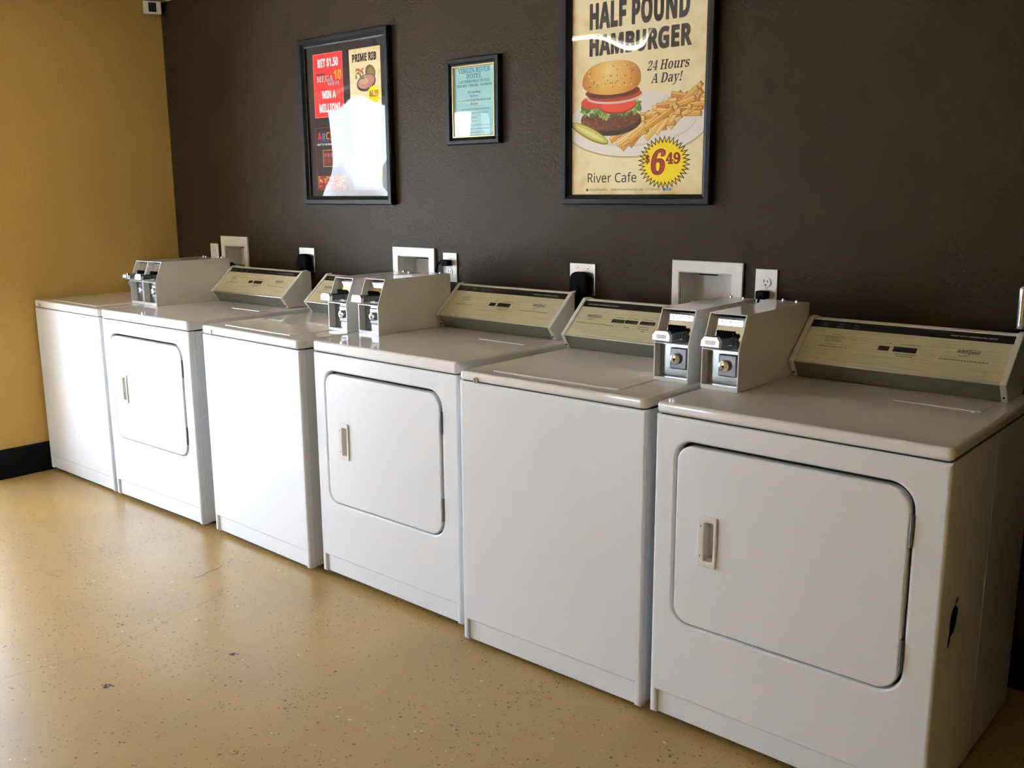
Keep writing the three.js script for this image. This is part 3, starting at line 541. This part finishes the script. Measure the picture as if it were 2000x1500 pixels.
function parchment(g, x0, y0, x1, y1) {
  g.fillStyle = '#fbecc0'; g.fillRect(x0, y0, x1 - x0, y1 - y0);
  const w = x1 - x0, h = y1 - y0;
  for (let i = 0; i < 260; i++) { const e = rnd(); let x = x0 + rnd() * w, y = y0 + rnd() * h; if (e < 0.55) { if (rnd() < 0.5) x = rnd() < 0.5 ? x0 + rnd() * rnd() * w * 0.2 : x1 - rnd() * rnd() * w * 0.2; else y = rnd() < 0.5 ? y0 + rnd() * rnd() * h * 0.12 : y1 - rnd() * rnd() * h * 0.12; }
    const r = w * (0.02 + rnd() * 0.07), q = g.createRadialGradient(x, y, 0, x, y, r); const dark = e < 0.6; q.addColorStop(0, dark ? 'rgba(190,140,50,0.16)' : 'rgba(255,245,205,0.2)'); q.addColorStop(1, 'rgba(220,190,120,0)'); g.fillStyle = q; g.save(); g.beginPath(); g.rect(x0, y0, w, h); g.clip(); g.fillRect(x - r, y - r, 2 * r, 2 * r); g.restore(); }
}
const ell = (g, x, y, a, b, fill, rot = 0) => { g.beginPath(); g.ellipse(x, y, a, b, rot, 0, 6.2832); g.fillStyle = fill; g.fill(); };

framed('large black-framed burger menu poster, tallest of the three frames on the brown wall', 'poster', [2.836, 3.467, 1.396, 2.300], 0.036, 0.03, (g, X, Y, c, k) => {
  parchment(g, 0, 0, c.width, c.height);
  const S = (m) => m * k;
  fit(g, 'HALF POUND', X(2.944), Y(2.0145), S(0.418), S(0.083), SB, '#2b2320', { stroke: '#2b2320', lw: 6 });
  fit(g, 'HAMBURGER', X(2.944), Y(1.9235), S(0.424), S(0.066), SB, '#2b2320', { stroke: '#2b2320', lw: 6 });
  fit(g, '24 Hours', X(3.195), Y(1.852), S(0.168), S(0.032), RB, '#2b2320', { slant: 0.22 });
  fit(g, 'A Day!', X(3.213), Y(1.809), S(0.124), S(0.032), RB, '#2b2320', { slant: 0.22 });
  // plate
  ell(g, X(3.142), Y(1.672), S(0.300), S(0.112), '#c9b489'); ell(g, X(3.142), Y(1.676), S(0.298), S(0.110), '#f6f0e6'); ell(g, X(3.142), Y(1.684), S(0.255), S(0.085), '#e6dccd'); ell(g, X(3.142), Y(1.688), S(0.250), S(0.080), '#f4ede3');
  // fries
  const fry = (x, y, l, a, w) => { g.save(); g.translate(X(x), Y(y)); g.rotate(-a); g.fillStyle = '#8d5a1c'; g.fillRect(-S(l) / 2 - 2, -S(w) / 2 - 2, S(l) + 4, S(w) + 5); const q = ['#e0a848', '#d8983a', '#ecbf66', '#cf8a30', '#f0cd80'][Math.floor(rnd() * 5)]; g.fillStyle = q; g.fillRect(-S(l) / 2, -S(w) / 2, S(l), S(w)); g.fillStyle = 'rgba(255,236,170,0.55)'; g.fillRect(-S(l) / 2, -S(w) / 2, S(l), S(w) * 0.35); g.fillStyle = '#b46f24'; g.fillRect(S(l) / 2 - S(0.006), -S(w) / 2, S(0.006), S(w)); g.restore(); };
  for (let i = 0; i < 70; i++) { const u = rnd(); fry(3.13 + u * 0.25 + (rnd() - 0.5) * 0.05, 1.655 + u * 0.085 + (rnd() - 0.5) * 0.075 * (1.2 - u * 0.5), 0.06 + rnd() * 0.07, 0.35 + (rnd() - 0.5) * 1.1, 0.013 + rnd() * 0.006); }
  fry(3.10, 1.655, 0.125, 0.55, 0.02); fry(3.135, 1.643, 0.14, 0.5, 0.019); fry(3.19, 1.662, 0.15, 0.6, 0.019); fry(3.25, 1.69, 0.13, 0.5, 0.018);
  // burger: patty, lettuce, tomato, onion, bun
  ell(g, X(3.045), Y(1.690), S(0.132), S(0.050), '#3b2015'); ell(g, X(3.04), Y(1.700), S(0.128), S(0.042), '#6b3b22');
  for (let i = 0; i < 90; i++) { const a = rnd() * 6.28, r = Math.sqrt(rnd()); ell(g, X(3.04 + Math.cos(a) * r * 0.118), Y(1.695 + Math.sin(a) * r * 0.036), S(0.004 + rnd() * 0.006), S(0.003), ['#8a5433', '#4a2817', '#5d3420'][i % 3]); }
  for (let i = 0; i < 150; i++) { const u = rnd(); ell(g, X(2.918 + u * 0.25), Y(1.738 - Math.sin(u * 3.14) * 0.018 + (rnd() - 0.5) * 0.035), S(0.006 + rnd() * 0.009), S(0.004 + rnd() * 0.006), ['#5f7f2b', '#86a544', '#a9c169', '#47651f', '#c8d695'][i % 5], rnd() * 3); }
  ell(g, X(3.072), Y(1.748), S(0.082), S(0.034), '#a52a12'); ell(g, X(3.072), Y(1.752), S(0.080), S(0.031), '#d9482a'); ell(g, X(2.965), Y(1.760), S(0.052), S(0.022), '#c93f22');
  ell(g, X(3.06), Y(1.776), S(0.122), S(0.026), '#e8c9c6'); ell(g, X(3.06), Y(1.781), S(0.116), S(0.023), '#b0402c'); ell(g, X(3.05), Y(1.792), S(0.118), S(0.024), '#7b2a1c');
  ell(g, X(3.045), Y(1.786), S(0.1), S(0.012), '#5a1e12');
  { const q = g.createRadialGradient(X(3.03), Y(1.865), S(0.01), X(3.045), Y(1.835), S(0.135)); q.addColorStop(0, '#f4d487'); q.addColorStop(0.55, '#dda54a'); q.addColorStop(1, '#b06a20'); g.fillStyle = q; g.beginPath(); g.moveTo(X(2.918), Y(1.822)); g.bezierCurveTo(X(2.915), Y(1.885), X(2.985), Y(1.899), X(3.05), Y(1.899)); g.bezierCurveTo(X(3.12), Y(1.899), X(3.178), Y(1.885), X(3.172), Y(1.825)); g.bezierCurveTo(X(3.165), Y(1.79), X(3.10), Y(1.782), X(3.045), Y(1.782)); g.bezierCurveTo(X(2.97), Y(1.784), X(2.925), Y(1.80), X(2.918), Y(1.822)); g.fill(); }
  for (let i = 0; i < 46; i++) ell(g, X(2.945 + rnd() * 0.2), Y(1.808 + rnd() * 0.075), S(0.0028), S(0.0018), rnd() < 0.5 ? '#4a3015' : '#f7e6b0', rnd() * 3);
  // pickle spear
  g.save(); g.translate(X(2.952), Y(1.652)); g.rotate(0.42); ell(g, 0, 0, S(0.092), S(0.021), '#8f8a24'); ell(g, -2, -3, S(0.088), S(0.016), '#d8cf6a'); ell(g, 2, -1, S(0.07), S(0.007), '#efe7a0'); g.restore();
  star(g, X(3.273), Y(1.541), S(0.078), S(0.100), 34, '#20180a'); star(g, X(3.273), Y(1.541), S(0.070), S(0.091), 34, '#ffe11a');
  fit(g, '$', X(3.196), Y(1.540), S(0.020), S(0.028), RB, '#a3151d', { stroke: '#3a0808', lw: 6 });
  fit(g, '6', X(3.215), Y(1.503), S(0.062), S(0.082), RB, '#a8171f', { stroke: '#3a0808', lw: 5, slant: 0.1 });
  fit(g, '49', X(3.282), Y(1.537), S(0.058), S(0.036), RB, '#a3151d', { stroke: '#3a0808', lw: 6 });
  fit(g, 'River Cafe', X(2.941), Y(1.476), S(0.222), S(0.033), SR, '#2f2a26');
  g.fillStyle = '#4a4238'; g.beginPath(); g.arc(X(2.944), Y(1.449), S(0.005), 0, 7); g.fill();
  g.font = '13px sans-serif'; fit(g, 'MESQUITEGAMING  -  WWW.MESQUITEGAMING.COM  -  877 GETAWAY', X(2.953), Y(1.446), S(0.312), S(0.0065), SR, '#4a4238');
  g.fillStyle = '#3b5998'; g.fillRect(X(3.272), Y(1.454), S(0.010), S(0.009)); g.fillStyle = '#57a6d6'; g.fillRect(X(3.284), Y(1.454), S(0.010), S(0.009)); g.fillStyle = '#7a86a8'; g.fillRect(X(3.296), Y(1.454), S(0.010), S(0.009));
}, 1750, M.frameBlack);

framed('black-framed poster of four small ads on black, nearest the tan wall', 'poster', [1.251, 1.884, 1.390, 2.148], 0.040, 0.03, (g, X, Y, c, k) => {
  const S = (m) => m * k; g.fillStyle = '#241c20'; g.fillRect(0, 0, c.width, c.height);
  // red ad
  g.fillStyle = '#f2827a'; g.fillRect(X(1.339), Y(2.076), S(0.216), S(0.286)); g.fillStyle = '#d3191c'; g.fillRect(X(1.342), Y(2.073), S(0.210), S(0.280));
  fit(g, 'BET $1.50', X(1.372), Y(2.016), S(0.152), S(0.036), SB, '#fff', { stroke: '#fff', lw: 7 });
  smudgeText(g, X(1.362), Y(1.988), S(0.06), S(0.008), '#3a1416');
  fit(g, 'MEGA', X(1.362), Y(1.950), S(0.122), S(0.026), RB, '#e9dfe2', { stroke: '#5a2023', lw: 8 });
  fit(g, '10', X(1.488), Y(1.955), S(0.056), S(0.042), SB, '#ffc21c', { stroke: '#8a3a10', lw: 5 });
  fit(g, '$POT$', X(1.442), Y(1.931), S(0.086), S(0.015), SB, '#d7cfe0', { stroke: '#39203a', lw: 8 });
  fit(g, 'WIN A', X(1.398), Y(1.876), S(0.100), S(0.033), SB, '#fff', { stroke: '#fff', lw: 7 });
  fit(g, 'MILLION!', X(1.372), Y(1.815), S(0.154), S(0.036), SB, '#fff', { stroke: '#fff', lw: 7 });
  // prime rib ad
  parchment(g, X(1.602), Y(2.074), X(1.814), Y(1.752));
  fit(g, 'PRIME RIB', X(1.622), Y(2.018), S(0.166), S(0.032), SB, '#241d18', { stroke: '#241d18', lw: 6 });
  ell(g, X(1.715), Y(1.936), S(0.078), S(0.048), '#f7f0e2'); ell(g, X(1.745), Y(1.966), S(0.036), S(0.030), '#5b4a25', 0.7); ell(g, X(1.748), Y(1.966), S(0.028), S(0.022), '#8a7a3e', 0.7);
  ell(g, X(1.715), Y(1.925), S(0.065), S(0.036), '#4d3a2e', -0.15); ell(g, X(1.715), Y(1.929), S(0.057), S(0.029), '#c08a7a', -0.15); ell(g, X(1.70), Y(1.932), S(0.03), S(0.014), '#d8a898');
  for (let i = 0; i < 30; i++) ell(g, X(1.64 + rnd() * 0.06), Y(1.945 + rnd() * 0.04), S(0.004 + rnd() * 0.006), S(0.004), ['#4f8a2a', '#d8731c', '#7cae3c', '#c7301c'][i % 4], rnd() * 3);
  star(g, X(1.764), Y(1.872), S(0.036), S(0.044), 22, '#ffe11a'); fit(g, '$6.99', X(1.733), Y(1.862), S(0.062), S(0.026), RB, '#8a1519', { stroke: '#4a0a0a', lw: 4 });
  // arcade ad
  g.strokeStyle = '#c8383a'; g.lineWidth = 2.5; g.strokeRect(X(1.336), Y(1.744), S(0.212), S(0.285));
  'ARCADE'.split('').forEach((ch, i) => fit(g, ch, X(1.352 + i * 0.030), Y(1.690 - (i % 2) * 0.004), S(0.029), S(0.034), SB, ['#e03427', '#3f8fd0', '#f08a1e', '#d93a2a', '#4aa84a', '#d8443a'][i], { stroke: '#6b1d1d', lw: 6 }));
  g.fillStyle = '#2a4f86'; g.fillRect(X(1.345), Y(1.684), S(0.19), S(0.004)); fit(g, 'NEXT TO THE BOWLING CENTER', X(1.345), Y(1.664), S(0.190), S(0.009), SB, '#fff');
  g.fillStyle = '#b9b93c'; g.fillRect(X(1.385), Y(1.643), S(0.108), S(0.078)); g.fillStyle = '#5a1520'; g.fillRect(X(1.389), Y(1.640), S(0.100), S(0.072)); for (let i = 0; i < 4; i++) { g.fillStyle = '#b04860'; g.fillRect(X(1.394 + i * 0.024), Y(1.628), S(0.018), S(0.018)); g.fillStyle = '#801f2d'; g.fillRect(X(1.394 + i * 0.024), Y(1.605), S(0.018), S(0.026)); }
  g.fillStyle = '#7a2418'; g.fillRect(X(1.339), Y(1.524), S(0.206), S(0.062)); for (let i = 0; i < 130; i++) { g.fillStyle = ['#c8502a', '#e08038', '#4a1a14', '#c8b02a', '#8a3020', '#f0b080', '#35602a'][i % 7]; g.globalAlpha = 0.75; g.fillRect(X(1.34 + rnd() * 0.195), Y(1.523 - rnd() * 0.05), S(0.006 + rnd() * 0.014), S(0.003 + rnd() * 0.007)); } g.globalAlpha = 1;
  // rainbow ad
  const q = g.createLinearGradient(0, Y(1.752), 0, Y(1.457)); [['#cfeef0', 0], ['#7fd6d4', 0.18], ['#58c6cc', 0.3], ['#e9e36a', 0.42], ['#f29a5a', 0.52], ['#f08aa0', 0.62], ['#f2e05a', 0.74], ['#58b85c', 0.86], ['#3a6fc8', 0.95], ['#7a4ab0', 1]].forEach(([cc, p]) => q.addColorStop(p, cc));
  g.fillStyle = q; g.fillRect(X(1.600), Y(1.752), S(0.205), S(0.295));
  fit(g, "$8 GET", X(1.628), Y(1.650), S(0.142), S(0.024), SB, '#eef4ff', { stroke: '#5a7ac0', lw: 6 }); fit(g, 'WIN', X(1.655), Y(1.612), S(0.075), S(0.022), SB, '#eef4ff', { stroke: '#4aa0b8', lw: 6 }); fit(g, '$100,000!', X(1.612), Y(1.574), S(0.180), S(0.026), SB, '#eef4ff', { stroke: '#5a8ac8', lw: 6 });
  'KENO'.split('').forEach((ch, i) => fit(g, ch, X(1.640 + i * 0.034), Y(1.508 + (i === 1 || i === 2 ? 0.012 : 0)), S(0.030), S(0.030), SB, '#f2f6ff', { stroke: '#4868b8', lw: 7 })); g.fillStyle = '#eaf2ff'; g.fillRect(X(1.632), Y(1.49), S(0.145), S(0.016)); smudgeText(g, X(1.64), Y(1.486), S(0.13), S(0.007), '#4060a8');
}, 1450, M.frameBlack);
function smudgeText(g, x, y, w, h, color) { g.fillStyle = color; let u = x; while (u < x + w) { const q = h * (0.5 + rnd() * 0.8); g.fillRect(u, y, Math.min(q, x + w - u), h); u += q + h * 0.35; } }

framed('small black and gold framed laundry rules notice, smallest of the three frames', 'sign', [2.228, 2.519, 1.634, 1.972], 0.030, 0.024, (g, X, Y, c, k) => {
  const S = (m) => m * k; g.fillStyle = '#a9dfe0'; g.fillRect(0, 0, c.width, c.height);
  const mid = (t, y, w, h, f = RB, col = '#2c5a72') => fit(g, t, X(2.3735), Y(y), S(w), S(h), f, col, { align: 'center' });
  mid('VIRGIN RIVER', 1.914, 0.176, 0.019, RB, '#3f7f9a'); mid('HOTEL', 1.892, 0.086, 0.018, RB, '#3f7f9a'); mid('LAUNDROMAT RULES', 1.876, 0.172, 0.0105, RB, '#3d4a58'); mid('HOURS: 7:00AM - 10:00PM', 1.860, 0.192, 0.0105, RB, '#3d4a58');
  mid('No Smoking', 1.835, 0.070, 0.0085, RB, '#33434f'); mid('No Dyes', 1.820, 0.048, 0.0085, RB, '#33434f'); mid('Do not overload Washers and', 1.804, 0.182, 0.0088, RB, '#33434f'); mid('Dryers', 1.789, 0.042, 0.0085, RB, '#33434f');
  for (const [x, y, w] of [[2.30, 1.775, 0.16], [2.31, 1.760, 0.14], [2.355, 1.742, 0.035], [2.36, 1.728, 0.03], [2.29, 1.712, 0.17], [2.295, 1.698, 0.16], [2.32, 1.684, 0.11]]) smudgeText(g, X(x), Y(y), S(w), S(0.005), '#7aa5ad');
}, 3000, M.frameBlack, (t, hw, hh, w, d) => {
  for (const r of frameRing(-hw + w - 0.001, hw - w + 0.001, -hh + w - 0.001, hh - w + 0.001, 0.007, 0.017)) part('gold_liner', r, M.gold, t);
});

renderer.render(scene, camera);
